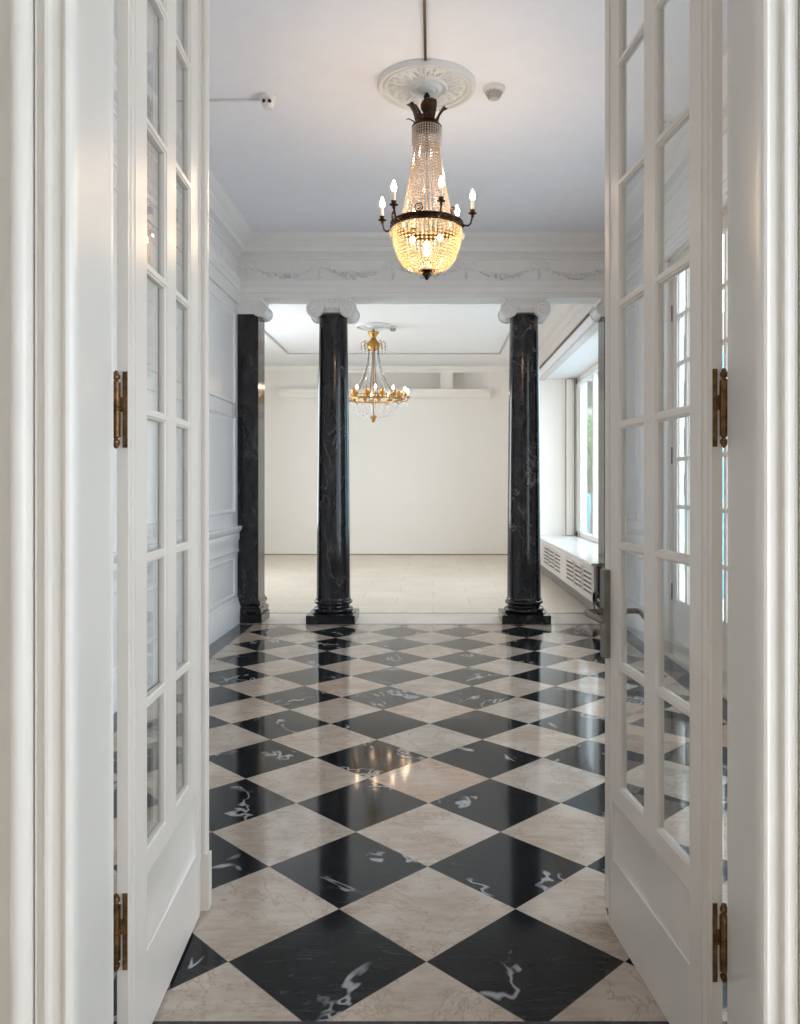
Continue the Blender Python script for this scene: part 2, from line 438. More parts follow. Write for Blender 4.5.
def casing(sgn, pts, name, label):
    """pts: (|X|, Y) polyline of the moulded casing and jamb, extruded over the height"""
    mb = MB()
    closed = pts + [(pts[-1][0], YN), (pts[0][0], YN)] if False else pts
    mb.prism(closed, 0, DOORTOP + .12, lambda p, q, a: (sgn * p, q, a))
    return struct(name, mb, 'case_paint', label, 'door casing', smooth=40)
def arc(cx, cy, r, a0, a1, n=6):
    return [(cx + r * cos(R(a0 + (a1 - a0) * i / n)), cy + r * sin(R(a0 + (a1 - a0) * i / n))) for i in range(n + 1)]
def jamb_profile(j, yf):
    """j: half width at the far edge, yf: depth of the face plane"""
    p = [(j + .10, YN + .01), (j + .006, YN + .01), (j + .001, YN + .006), (j, YN), (j, YN - .030), (j - .002, YN - .033), (j - .002, yf + .060), (j - .007, yf + .054), (j - .007, yf + .022)]
    p += [(j - .008, yf + .012), (j - .005, yf + .004), (j + .001, yf + .001), (j + .007, yf + .003), (j + .008, yf + .010)]      # bead
    p += [(j + .034, yf + .010), (j + .035, yf - .004), (j + .041, yf - .005), (j + .042, yf + .0)]                # flat, fillet
    p += [(j + .048, yf + .006), (j + .056, yf + .009), (j + .063, yf + .010), (j + .066, yf + .006)]               # cyma
    p += [(j + .0665, yf + .022), (j + .0705, yf + .022), (j + .071, yf + .004)]                                      # groove
    p += [(j + .077, yf - .008), (j + .086, yf - .016), (j + .096, yf - .018), (j + .104, yf - .015), (j + .109, yf - .008)]
    p += [(j + .1115, yf + .03), (j + .1115, YN - .05), (j + .10, YN - .05)]
    return p
casing(-1, jamb_profile(.749, 1.622), 'trim_4', 'moulded white casing and jamb on the left of the doorway')
casing(1, jamb_profile(.690, 1.642), 'trim_5', 'moulded white casing and jamb on the right of the doorway')
mb = MB().box(-.86, .80, 1.60, YN + .01, DOORTOP, DOORTOP + .13)
struct('trim_6', mb, 'case_paint', 'white head casing across the top of the doorway', 'door casing')
# door surround on the room side of the near wall
# ---- moulded side walls
def rect_moulding(mb, f, a0, a1, z0, z1, w=.045, h=.018):
    """picture-frame panel moulding on a wall; f(a, z, out) -> 3-D"""
    prof = [(0, 0), (0, h * .5), (w * .2, h), (w * .45, h), (w * .6, h * .45), (w * .9, h * .25), (w, 0)]
    cor = [(a0, z0, 1, 1), (a1, z0, -1, 1), (a1, z1, -1, -1), (a0, z1, 1, -1)]
    v = []
    for a, z, sa, sz in cor:
        for d, o in prof: v.append(f(a + sa * d, z + sz * d, o))
    n = len(prof)
    fs = [(c * n + i, c * n + i + 1, ((c + 1) % 4) * n + i + 1, ((c + 1) % 4) * n + i) for c in range(4) for i in range(n - 1)]
    mb.add(v, fs)

# left wall
struct('wall_left', MB().box(XL - .15, XL, YN, YB + .3, 0, ZC), 'wall_paint', 'white panelled left wall of the front room', 'wall')
mb = MB()
fl = lambda a, z, o: (XL + o, a, z)
bounds = [1.95, 3.55, 5.15, 6.75, 8.28]
for i in range(4):
    a0, a1 = bounds[i] + .09, bounds[i + 1] - .05
    rect_moulding(mb, fl, a0, a1, 1.16, 2.16); rect_moulding(mb, fl, a0, a1, 2.28, 3.24)
    rect_moulding(mb, fl, a0, a1, 0.30, 0.70, w=.035, h=.014)
struct('trim_7', mb, 'wall_paint', 'raised rectangular panel mouldings on the left wall', 'wall moulding')
rail = [(0, .745), (.012, .745), (.018, .765), (.010, .785), (.010, .86), (.022, .885), (.022, .93), (.016, .945), (.045, .985), (.05, 1.01), (.045, 1.02), (0, 1.02)]
struct('trim_8', MB().prism(rail, YN, YB + .02, lambda p, q, a: (XL + p, a, q)), 'wall_paint', 'moulded chair rail along the left wall', 'wall moulding')
base = [(0, 0), (.035, 0), (.035, .19), (.028, .205), (.028, .215), (.014, .235), (.012, .26), (0, .265)]
struct('baseboard_left', MB().prism(base, YN, YB + .02, lambda p, q, a: (XL + p, a, q)), 'wall_paint', 'tall white baseboard along the left wall', 'baseboard')

# ---- right wall with two glazed double doors
WDOORS = [(4.90, 6.76), (2.56, 4.42)]
WZ = 3.36
mb = MB()
ys = [YN, WDOORS[1][0], WDOORS[1][1], WDOORS[0][0], WDOORS[0][1], YB + .3]
mb.box(XR, XR + .15, ys[0], ys[1], 0, ZC); mb.box(XR, XR + .15, ys[2], ys[3], 0, ZC); mb.box(XR, XR + .15, ys[4], ys[5], 0, ZC)
for a, c in WDOORS: mb.box(XR, XR + .15, a, c, WZ, ZC)
struct('wall_right', mb, 'wall_paint', 'white right wall of the front room with glazed doors', 'wall')
mb = MB()
fr_ = lambda a, z, o: (XR - o, a, z)
for a0, a1 in ((7.12, 7.62), (7.72, 8.26)):
    rect_moulding(mb, fr_, a0, a1, 1.10, 3.24); rect_moulding(mb, fr_, a0, a1, .30, .78)
struct('trim_9', mb, 'wall_paint', 'raised panel mouldings on the right wall beside the columns', 'wall moulding')
mb = MB()
for a0, a1 in ((YN, 2.44), (4.54, 4.78), (6.88, YB + .02)): mb.prism(base, a0, a1, lambda p, q, a: (XR - p, a, q))
struct('baseboard_right', mb, 'wall_paint', 'white baseboard along the right wall', 'baseboard')
mb = MB()
cp = [(0, 0), (.03, 0), (.035, .012), (.03, .03), (.022, .05), (.03, .07), (.03, .09), (.012, .11), (0, .11)]
for a, c in WDOORS:
    mb.prism(cp, 0, WZ, lambda p, q, z, c=c: (XR - p, c + q, z)); mb.prism(cp, 0, WZ, lambda p, q, z, a=a: (XR - p, a - q, z))
    mb.prism(cp, a - .11, c + .11, lambda p, q, y: (XR - p, y, WZ + q))
struct('trim_10', mb, 'wall_paint', 'moulded casings around the glazed doors in the right wall', 'door casing')

# ---- entablature: cornice + frieze + architrave profile (out, z)
ent = [(-.01, 3.35), (.02, 3.35), (.02, ZA), (.022, 3.44), (.022, 3.485), (.032, 3.49), (.032, 3.535), (.045, 3.545), (.06, 3.575), (.062, 3.59), (.006, 3.60),
       (.006, 3.825), (.02, 3.83), (.022, 3.85), (.045, 3.862), (.05, 3.872), (.105, 3.882), (.11, 3.925), (.13, 3.945), (.15, 3.96), (.155, 3.975), (.19, 3.99), (.215, 4.02), (.22, ZC), (-.01, ZC)]
struct('trim_11', MB().prism(ent, YN, YB, lambda p, q, a: (XL + p, a, q)), 'wall_paint', 'deep plaster cornice and frieze along the top of the left wall', 'cornice')
struct('trim_12', MB().prism(ent, YN, YB, lambda p, q, a: (XR - p, a, q)), 'wall_paint', 'deep plaster cornice and frieze along the top of the right wall', 'cornice')
entb = [(-.30, ZA), (.0, ZA), (.005, ZA), (.005, 3.47), (.016, 3.475), (.016, 3.53), (.03, 3.545), (.05, 3.575), (.052, 3.59), (.0, 3.60), (0, 3.825)] + ent[12:-1] + [(-.30, ZC)]
beam = struct('trim_13', MB().prism(entb, XL, XR, lambda p, q, a: (a, YB - p, q)), 'plaster', 'plaster beam with garlanded frieze resting on the columns', 'beam')
# back face moulding of the beam
struct('trim_14', MB().prism([(0, 3.45), (.03, 3.45), (.05, 3.48), (.05, 3.54), (.09, 3.60), (.12, 3.70), (.18, 3.78), (.2, 3.90), (0, 3.90)], XL, XR,
                             lambda p, q, a: (a, YB2 + p, q)), 'plaster', 'moulding on the far side of the beam', 'cornice')
# dentil-like bead course + festoons are parts of the beam
def dent(x0, x1, z, n, w, hgt, out):
    mb = MB()
    for i in range(n):
        x = x0 + (x1 - x0) * (i + .5) / n
        mb.box(x - w / 2, x + w / 2, YB - out - .012, YB - out, z, z + hgt)
    return mb
build('egg_course', dent(XL + .24, XR - .24, 3.948, 70, .03, .022, .125), 'plaster', beam)
build('bead_course', dent(XL + .06, XR - .06, 3.838, 150, .015, .012, .012), 'plaster', beam)
random.seed(3)
def festoon(xa, xb):
    mb = MB(); n = 26
    for i in range(n + 1):
        t = i / n
        x = xa + (xb - xa) * t
        z = 3.730 - .075 * (1 - (2 * t - 1) ** 2)
        r = .012 + .018 * (1 - abs(2 * t - 1)) + random.uniform(-.005, .007)
        for _ in range(2):
            mb.ball((x + random.uniform(-.014, .014), YB - .004, z + random.uniform(-.9, .9) * r), r * .8, r * 1.3, r * .6, 6, 4)
    return mb
def bow(x):
    mb = MB()
    for s in (-1, 1):
        pts = [(x + s * .1 * sin(pi * t / 8) * (1 if t < 5 else .8), YB - .006, 3.765 + .035 * sin(2 * pi * t / 8)) for t in range(9)]
        mb.tube(pts, .012, 6)
        mb.tube([(x, YB - .004, 3.755), (x + s * .045, YB - .004, 3.74), (x + s * .07, YB - .004, 3.70), (x + s * .11, YB - .004, 3.715)], .010, 6)
    mb.ball((x, YB - .004, 3.765), .02, .014, .018)
    for k in range(7): mb.ball((x + (.008 if k % 2 else -.008), YB - .003, 3.735 - k * .018), .020 - .0012 * k, .020, .013, 6, 4)
    return mb
xs_b = [-1.955 + .77 * i for i in range(6)]
for x in xs_b: build('bow', bow(x), 'plaster', beam)
for x in xs_b[:-1]: build('festoon', festoon(x + .08, x + .69), 'plaster', beam)
# garlands on the left wall frieze
mbw = MB()
for i in range(9):
    ya = 1.95 + i * .72
    for k in range(22):
        t = k / 21; y = ya + .06 + .6 * t
        z = 3.735 - .085 * (1 - (2 * t - 1) ** 2); r = .008 + .013 * (1 - abs(2 * t - 1))
        mbw.ball((XL + .002, y, z), r * .8, r, r, 6, 4); mbw.ball((XL + .002, y + .01, z + r * .6), r * .6, r * .8, r * .7, 6, 4)
    for k in range(7): mbw.ball((XL + .002, ya, 3.765 - k * .018), .012, .015, .013, 6, 4)
tag(build('trim_15', mbw, 'wall_paint'), 'garland relief on the frieze of the left wall', 'cornice', kind='structure')

# ---- far room shell
b = MB()
# back wall with two shallow niches above the ledge
nz0, nz1 = 3.43, 3.885
b.box(X2L, X2R, YW, YW + .12, 0, nz0)
b.box(X2L, -2.40, YW, YW + .12, nz0, Z2); b.box(.15, .41, YW, YW + .12, nz0, Z2); b.box(1.14, X2R, YW, YW + .12, nz0, Z2)
b.box(-2.40, 1.14, YW, YW + .12, nz1, Z2); b.box(X2L, X2R, YW + .30, YW + .34, 3.2, Z2); b.box(X2L, X2R, YW + .1, YW + .32, 3.38, nz0)
struct('wall_back', b, 'far_wall', 'cream back wall of the far room', 'wall')
struct('wall_far_left', MB().box(X2L - .12, X2L, YB2, 10.65, 0, Z2).box(X2L - .12, X2L, 12.95, YW, 0, Z2).box(X2L - .12, X2L, 10.65, 12.95, 0, .8).box(X2L - .12, X2L, 10.65, 12.95, 3.2, Z2)
       , 'far_wall', 'left wall of the far room', 'wall')  # opening in this wall is added to let in more daylight
struct('wall_far_front', MB().box(X2L, XL - .15, YB2 - .3, YB2, 0, Z2).box(XR + .15, 2.6, YB2 - .3, YB2, 0, Z2), 'far_wall', 'wall beside the column opening', 'wall')
b = MB().box(X2R, XWIN + .15, YRET, YRET + .12, 0, Z2).box(X2R, X2R + .12, YRET + .05, YW, 0, Z2)
struct('wall_far_right', b, 'far_wall', 'white return wall beside the bay window', 'wall')
b = MB().box(XWIN, XWIN + .15, 13.42, YRET, 0, 3.26).box(XWIN, XWIN + .15, YB2 - .1, 9.3, 0, 3.26).box(XWIN, XWIN + .15, 9.3, 13.42, 0, .58).box(XWIN, XWIN + .15, 9.3, 13.42, 3.22, 3.26)
struct('wall_bay', b, 'far_wall', 'bay wall around the large window of the far room', 'wall')
b = MB().box(X2R, XWIN + .15, YB2 - .1, YRET, 3.26, 3.36)
struct('ceiling_bay', b, 'far_ceiling', 'low white ceiling over the window bay', 'ceiling')
prof = [(0, 3.24), (-.012, 3.24), (-.012, 3.40), (0, 3.405), (0, 3.43), (-.03, 3.435), (-.03, 3.56), (-.05, 3.575), (-.05, 3.68), (-.085, 3.70), (-.10, 3.72), (-.13, 3.86), (-.13, 3.9), (.1, 3.9), (.1, 3.24)]
struct('trim_16', MB().prism(prof, YB2 - .05, YRET, lambda p, q, a: (X2R + .03 + p, a, q)), 'radiator', 'stepped bulkhead moulding above the window bay', 'cornice')
struct('trim_17', MB().box(X2R + .016, X2R + .03, 9.2, YRET - .2, 3.408, 3.428), 'slot', 'dark slot running along the bulkhead', 'slot')
led = [(0, 3.19), (-.03, 3.19), (-.05, 3.235), (-.13, 3.26), (-.15, 3.31), (-.17, 3.31), (-.2, 3.35), (-.2, 3.42), (0, 3.42)]
struct('trim_18', MB().prism(led, -3.17, 1.18, lambda p, q, a: (a, YW + p, q)), 'far_wall', 'long moulded white ledge high on the back wall', 'ledge')
struct('foot_line_back', MB().box(X2L, X2R, YW - .02, YW, 0, .02), 'grey_strip', 'thin dark line at the foot of the back wall', 'baseboard')  # thin grey strip along the foot of the back wall
struct('trim_24', MB().box(X2L, X2R, YW - .012, YW, .02, .11), 'far_wall', 'low cream baseboard on the back wall', 'baseboard')
# ceiling picture moulding far room: rectangular outline
def outline(mb, x0, x1, y0, y1, z, w=.05, h=.03):
    mb.box(x0, x1, y0 - w, y0, z - h, z); mb.box(x0, x1, y1, y1 + w, z - h, z)
    mb.box(x0 - w, x0, y0 - w, y1 + w, z - h, z); mb.box(x1, x1 + w, y0 - w, y1 + w, z - h, z)
mb = MB(); outline(mb, -2.67, 1.22, 9.3, 14.75, Z2, .035, .022)
struct('trim_19', mb, 'mid_grey', 'thin moulding outlining a rectangle on the far ceiling', 'ceiling moulding')
mb = MB(); mb.prism([(0, 3.78), (.02, 3.78), (.03, 3.82), (.09, 3.87), (.10, Z2), (0, Z2)], X2L, X2R, lambda p, q, a: (a, YW - p, q))
struct('trim_20', mb, 'far_wall', 'cove moulding where the back wall meets the ceiling', 'cornice')
# bay window
def bay_window():
    t = empty('window_1', (XWIN, 11.36, .58), 'large white framed bay window of the far room looking onto greenery', 'window', kind='structure')
    z0, z1 = 0.02, 2.64
    fm = MB()
    L = 2.06
    fm.box(-.03, .08, -L, -L + .09, z0, z1); fm.box(-.03, .08, L - .34, L, z0, z1); fm.box(-.045, -.03, L - .30, L - .22, z0, z1)
    fm.box(-.03, .08, -L, L, z0, z0 + .07); fm.box(-.03, .08, -L, L, z1 - .07, z1)
    for y in (-.66, .72): fm.box(-.02, .07, y - .035, y + .035, z0, z1)
    build('window_frame', fm, 'case_paint', t)
    fm = MB().box(-.185, -.03, L + .02, L + .17, .02, 2.66).box(-.20, -.185, L + .10, L + .17, .02, 2.66).box(-.11, -.10, L + .01, L + .02, .02, 2.66)
    build('window_casing', fm, 'far_wall', t)
    build('shadow_gap', MB().box(-.198, -.186, L + .095, L + .10, .02, 2.66).box(-.06, -.048, L + .012, L + .02, .02, 2.66), 'slot', t)
    for a, c in ((-L + .09, -.695), (-.625, .685), (.755, L - .34)):
        build('pane', MB().box(.02, .026, a, c, z0 + .07, z1 - .07), 'glass', t)
bay_window()
# radiator cover (built-in) along the bay
rc = empty('radiator_cover', (1.757, 11.2, 0), 'long built-in radiator cover with slotted front and marble top below the bay window', 'radiator cover')
y0, y1 = -2.46, 2.39
build('top_slab', MB().prism([(-.02, .56), (-.024, .567), (-.024, .587), (-.02, .594), (.68, .594), (.68, .56)], -2.512, y1, lambda p, q, a: (p, a, q)), 'sill_marble', rc)
body = MB().box(.012, .03, y0, y1, .17, .56).box(0, .012, y0, y1, .50, .56).box(0, .012, y0, y1, .155, .20)
GL = 1.66
grp = [-2.38, -.22]; body.box(.0, .68, y0, y0 + .02, .0, .56).box(0, .03, -2.512, y0, .275, .56)
edges = [y0] + sum([[a, a + GL] for a in grp], []) + [y1]
for i in range(0, len(edges), 2): body.box(0, .012, edges[i], edges[i + 1], .20, .50)
for a in grp:
    for c in (1, 2): body.box(0, .012, a + c * GL / 3 - .045, a + c * GL / 3 + .045, .20, .50)
    for r_ in range(6): body.box(0, .012, a, a + GL, .20 + r_ * .0535, .20 + r_ * .0535 + .029)
build('cover_panel', body, 'radiator', rc)
pl = MB().box(.06, .08, y0, y1, 0, .165)
for r_ in range(4): pl.box(.05, .06, y0, y1, .01 + r_ * .04, .01 + r_ * .04 + .018)
build('toe_grille', pl, 'toe_shade', rc)
build('grille_backing', MB().box(.0105, .0115, y0 + .1, y1 - .1, .2, .5), 'slot', rc)

# ------------------------------------------------------------------ door leaves
def frame_slab(W, Z0, Z1, T, holes, steps, sgn, fills):
    """slab in local u (x) / z with thickness from 0 to sgn*T in y. holes: rects; steps: (inset, depth) loops on both faces"""
    mb = MB()
    us = sorted({0, W} | {h[0] for h in holes} | {h[1] for h in holes}); zs = sorted({Z0, Z1} | {h[2] for h in holes} | {h[3] for h in holes})
    inside = lambda u, z: any(h[0] < u < h[1] and h[2] < z < h[3] for h in holes)
    for side in (0, 1):
        Y = lambda d: sgn * (d if side == 0 else T - d)
        for i in range(len(us) - 1):
            for j in range(len(zs) - 1):
                if inside((us[i] + us[i + 1]) / 2, (zs[j] + zs[j + 1]) / 2): continue
                mb.add([(us[i], Y(0), zs[j]), (us[i + 1], Y(0), zs[j]), (us[i + 1], Y(0), zs[j + 1]), (us[i], Y(0), zs[j + 1])], [(0, 1, 2, 3)])
        for hi, h in enumerate(holes):
            st = steps[hi]
            v = []
            for ins, d in st:
                v += [(h[0] + ins, Y(d), h[2] + ins), (h[1] - ins, Y(d), h[2] + ins), (h[1] - ins, Y(d), h[3] - ins), (h[0] + ins, Y(d), h[3] - ins)]
            fs = [(k * 4 + c, k * 4 + (c + 1) % 4, (k + 1) * 4 + (c + 1) % 4, (k + 1) * 4 + c) for k in range(len(st) - 1) for c in range(4)]
            if fills[hi]: k = len(st) - 1; fs.append((k * 4, k * 4 + 1, k * 4 + 2, k * 4 + 3))
            mb.add(v, fs)
    y0, y1 = 0, sgn * T
    for (ua, za, ub, zb) in ((0, Z0, W, Z0), (W, Z0, W, Z1), (W, Z1, 0, Z1), (0, Z1, 0, Z0)):
        mb.add([(ua, y0, za), (ub, y0, zb), (ub, y1, zb), (ua, y1, za)], [(0, 1, 2, 3)])
    return mb

def door_leaf(name, loc, ang, sgn, W, label, cols=((.145, .345), (.42, .62)), zb=.494, step=.382, rows=7, T=.026, bottom=.012, top=3.37, panel=(.152, .69, .232, .43), gd=.013):
    t = empty(name, loc, label, 'door', rotz=ang, kind='structure')
    holes = []; steps = []; fills = []
    gs = [(0, 0), (.003, .0), (.004, .003), (.009, .0055), (.010, T / 2)]
    for (a, c) in cols:
        for r_ in range(rows):
            z0 = zb + r_ * step + (.012 if r_ else 0); z1 = zb + (r_ + 1) * step - .012
            holes.append((a - .008, c + .008, z0 - .008, z1 + .008)); steps.append(gs); fills.append(False)
    holes.append(panel); steps.append([(0, 0), (.004, .004), (.024, .0115)]); fills.append(True)
    fm = frame_slab(W, bottom, top, T, holes, steps, sgn, fills)
    # shallow beads along the stiles and round the glazing
    for yy, yo in ((-sgn * .0025, 0), (sgn * T, sgn * (T + .0025))):
        fm.box(.018, .024, yy, yo, bottom, top); fm.box(.050, .054, yy, yo, bottom, top)
        fm.box(W - .05, W - .044, yy, yo, bottom, top)
    build('leaf_frame', fm, 'door_paint', t, smooth=30, fix=True)
    pm = None
    for (a, c) in cols:
        for r_ in range(rows):
            z0 = zb + r_ * step + (.012 if r_ else 0); z1 = zb + (r_ + 1) * step - .012
            k = MB().box(a - .002, c + .002, sgn * (gd - .0015), sgn * (gd + .0015), z0 - .002, z1 + .002)
            build('pane', k, 'glass', t)
    return t

AL = atan2(1, -.058); AR = atan2(1, -.113)
LW = .772
door_l = door_leaf('door_1', (-.738, 1.924, 0), AL, 1, LW, 'left leaf of the tall white glazed double door, swung open with no handle', cols=((.157, .337), (.445, .61)), gd=.021)
door_r = door_leaf('door_2', (.6587, 1.877, 0), AR, -1, LW, 'right leaf of the tall white glazed double door, open with a metal lever handle', cols=((.127, .338), (.432, .634)), panel=(.12, .70, .243, .43))
# astragal on the left leaf: rounded strip with a foot block
ast = MB().prism([(LW - .012, 0), (LW - .012, -.012), (LW - .004, -.02), (LW + .016, -.02), (LW + .022, -.012), (LW + .022, .02), (LW, .02)], .20, 3.37, lambda p, q, a: (p, q, a))
build('astragal', ast, 'door_paint', door_l)
build('astragal_foot', MB().box(LW - .016, LW + .028, -.026, .022, .015, .198), 'door_paint', door_l)
build('astragal', MB().prism([(LW - .02, -.026), (LW - .02, -.036), (LW + .022, -.036), (LW + .028, -.030), (LW + .028, -.01), (LW, -.006), (LW, -.026)], .03, 3.37, lambda p, q, a: (p, q, a)), 'door_paint', door_r)

def hinge(parent, sgn, zc, x_in, x_out, xb):
    """H hinge screwed to the hinge edge of the leaf; local y runs outwards with sgn. x_in/out plate limits, xb barrel centre"""
    mb = MB()
    mb.box(-.0035, 0, sgn * x_in, sgn * x_out, zc - .092, zc + .092)
    mb.box(-.0035, 0, sgn * x_out, sgn * (xb - .004), zc - .005, zc + .030)
    for dz in (-.07, 0.012, .07): mb.lathe([(0, -.0055), (.003, -.005), (.0035, -.0035)], (0, sgn * (x_in + x_out) / 2, zc + dz), 8, 'x')
    h = build('hinge', mb, 'brass', parent)
    kb = MB()
    c = (-.004, sgn * xb, zc)
    kb.lathe([(.0105, -.066), (.0105, -.004), (.009, -.003), (.009, -.001), (.012, 0), (.012, .004), (.0105, .006), (.0105, .066)], c, 14)
    build('hinge_barrel', kb, 'brass', h)
    for s in (-1, 1):
        fb = MB().lathe([(.0085, 0), (.005, .003), (.0045, .006), (.009, .009), (.0098, .013), (.0085, .018), (.006, .0205), (.0065, .023), (.003, .027), (0, .029)] if s > 0 else
                        [(0, -.029), (.003, -.027), (.0065, -.023), (.006, -.0205), (.0085, -.018), (.0098, -.013), (.009, -.009), (.0045, -.006), (.005, -.003), (.0085, 0)], (c[0], c[1], zc + s * .066), 14)
        build('finial', fb, 'brass', h)
for zc in (1.632, .37):
    hinge(door_l, 1, zc, .001, .012, .027)
    hinge(door_r, -1, zc, .001, .012, .028)

def handle(parent, sgn, yface):
    """lever on a long plate; sgn: outward direction in local y"""
    u = LW - .032; zh = 1.035
    mb = MB()
    p = [(u - .022, 0), (u - .022, .017), (u - .018, .021), (u + .018, .021), (u + .022, .017), (u + .022, 0)]
    mb.prism(p, .885, 1.172, lambda a, q, z: (a, yface + sgn * q, z))
    hb = build('handle_plate', mb, 'nickel', parent)
    lv = MB()
    y = lambda d: yface + sgn * d
    lv.lathe([(.012, 0), (.012, .016), (.009, .018)] if sgn > 0 else [(.009, -.018), (.012, -.016), (.012, 0)], (u, y(.02), zh), 16, 'y')
    pts = [(u, y(.01), zh), (u, y(.062), zh), (u - .004, y(.073), zh), (u - .015, y(.079), zh - .001), (u - .04, y(.076), zh - .003), (u - .08, y(.068), zh - .006), (u - .115, y(.064), zh - .009), (u - .128, y(.060), zh - .010)]
    lv.tube(pts, [.009, .009, .0095, .010, .0105, .0105, .010, .007], 10)
    build('lever', lv, 'nickel', hb)
handle(door_r, 1, 0.0)
handle(door_r, -1, -.026)
build('door_bolt', MB().box(.735, .765, -.001, .0012, .045, .05).box(.74, .745, -.001, .0015, .035, .06), 'black', door_r)

# glazed doors in the right wall: two leaves each
def wall_door(n, a, c, label):
    w = (c - a) / 2 - .03
    t = empty('window_%d' % n, (XR + .02, (a + c) / 2, 0), label, 'glazed door', kind='structure')
    fm = MB().box(0, .1, -(c - a) / 2, -(c - a) / 2 + .028, 0, WZ).box(0, .1, (c - a) / 2 - .028, (c - a) / 2, 0, WZ).box(0, .1, -(c - a) / 2, (c - a) / 2, WZ - .03, WZ).box(-.02, .13, -(c - a) / 2, (c - a) / 2, -.6, .022)
    build('door_frame', fm, 'door_paint', t)
    for s in (-1, 1):
        cols = ((.10, .328), (.358, .586), (.616, .845))
        holes, steps, fills = [], [], []
        for (u0, u1) in cols:
            for r_ in range(7):
                z0 = .48 + r_ * .395 + .012; z1 = .48 + (r_ + 1) * .395 - .012
                holes.append((u0, u1, z0, z1)); steps.append([(0, 0), (.006, .006), (.006, .014)]); fills.append(False)
        holes.append((.10, .845, .16, .40)); steps.append([(0, 0), (.02, .009)]); fills.append(True)
        fm = frame_slab(w, .01, WZ - .04, .035, holes, steps, 1, fills)
        # local u -> world -+y : remap
        fm.v = [(.03 + y, s * (x - w) , z) for x, y, z in fm.v]
        lf = build('leaf', fm, 'door_paint', t)
        for (u0, u1) in cols:
            for r_ in range(7):
                z0 = .48 + r_ * .395 + .012; z1 = .48 + (r_ + 1) * .395 - .012
                build('pane', MB().box(.046, .049, s * (u0 - w), s * (u1 - w), z0, z1), 'glass', lf)
        hm = MB()
        for zc in (.55, 1.7, 2.9): hm.lathe([(.008, -.07), (.008, .07)], (.022, -s * -(w + .004) if False else s * (w + .004) * 1.0, zc), 10)
        build('hinge', hm, 'bronze', t)
wall_door(2, *WDOORS[0], 'white glazed double door in the right wall, seen through the open right leaf')
wall_door(3, *WDOORS[1], 'white glazed double door in the right wall, the one nearer the doorway')

# ------------------------------------------------------------------ columns
def capital_parts(parent, zt, half, r, yc_half):
    """Ionic capital; zt = underside of the beam, local z. half: volute centre offset in x; yc_half: half depth"""
    za = zt
    ab = MB()
    w = half + .026
    prof = [(w, za), (w, za - .016), (w - .006, za - .022), (w - .012, za - .034), (w - .018, za - .046), (w - .04, za - .052)]
    for i in range(len(prof) - 1):
        (wa, z_a), (wb, z_b) = prof[i], prof[i + 1]
        dy = yc_half - half - .033 if False else 0
        va = [(-wa, -(wa * yc_half / w), z_a), (wa, -(wa * yc_half / w), z_a), (wa, wa * yc_half / w, z_a), (-wa, wa * yc_half / w, z_a)]
        vb = [(-wb, -(wb * yc_half / w), z_b), (wb, -(wb * yc_half / w), z_b), (wb, wb * yc_half / w, z_b), (-wb, wb * yc_half / w, z_b)]
        ab.add(va + vb, [(0, 1, 5, 4), (1, 2, 6, 5), (2, 3, 7, 6), (3, 0, 4, 7)])
    ab.add([(-w, -yc_half, za), (w, -yc_half, za), (w, yc_half, za), (-w, yc_half, za)], [(0, 1, 2, 3)])
    for i in range(12):        # leaf course on the abacus
        x = -w + .02 + (2 * w - .04) * i / 11
        ab.ball((x, -yc_half + .006, za - .030), .011, .010, .016, 6, 4)
    cap = build('capital', ab, 'plaster', parent)
    zc = za - .122; rv = .092
    ec = MB()
    yf = yc_half - .012
    # cushion between volutes
    ec.box(-half, half, -yf + .012, yf - .012, zc + .02, za - .048)
    ec.lathe([(r * .98, zc - .035), (r + .014, zc - .030), (r + .016, zc - .020), (r + .004, zc - .014), (r + .022, zc + .0), (r + .034, zc + .02), (r + .03, zc + .04), (r, zc + .045)], (0, 0, 0), 28)
    for i in range(5): ec.ball((-.05 + .025 * i, -(r + .028), zc + .012), .010, .012, .018, 6, 4)
    build('echinus', ec, 'plaster', cap)
    for sx in (-1, 1):
        vm = MB()
        # bolster: waisted roll running from front to back
        prof = [(.0, -yf + .014), (rv * .84, -yf + .014), (rv * .88, -yf), (rv * .96, -yf), (rv, -yf + .008), (rv, -yf + .022), (rv * .86, -yf + .035), (rv * .70, -yf * .25), (rv * .66, 0), (rv * .70, yf * .25), (rv * .86, yf - .035), (rv, yf - .022), (rv, yf - .008), (rv * .96, yf), (rv * .88, yf), (rv * .84, yf - .014), (0, yf - .014)]
        vm.lathe(prof, (sx * half, 0, zc), 26, 'y')
        for e in (-1, 1):
            pts = []; rs = []
            for k in range(46):
                t = k / 45; an = pi / 2 + sx * -1 * (1 - t) * 2 * pi * 1.8 * -1
                rad = rv * (.90 * (1 - t) + .16 * t)
                pts.append((sx * half + rad * cos(an) , e * (yf - .010), zc + rad * sin(an))); rs.append(.0115 * (1 - t) + .006 * t)
            vm.tube(pts, rs, 6)
            vm.lathe([(0, -.008), (.012, -.006), (.014, 0), (.012, .006), (0, .008)], (sx * half, e * yf, zc), 12, 'y')
        build('volute', vm, 'plaster', cap)
    # channel band joining the two volutes at the front
    cb = MB()
    for e in (-1, 1):
        cb.tube([(-half, e * yf, zc + rv * .93), (-half * .5, e * yf, zc + rv * .84), (0, e * yf, zc + rv * .80), (half * .5, e * yf, zc + rv * .84), (half, e * yf, zc + rv * .93)], .007, 6)
    build('volute_channel', cb, 'plaster', cap)
    return cap
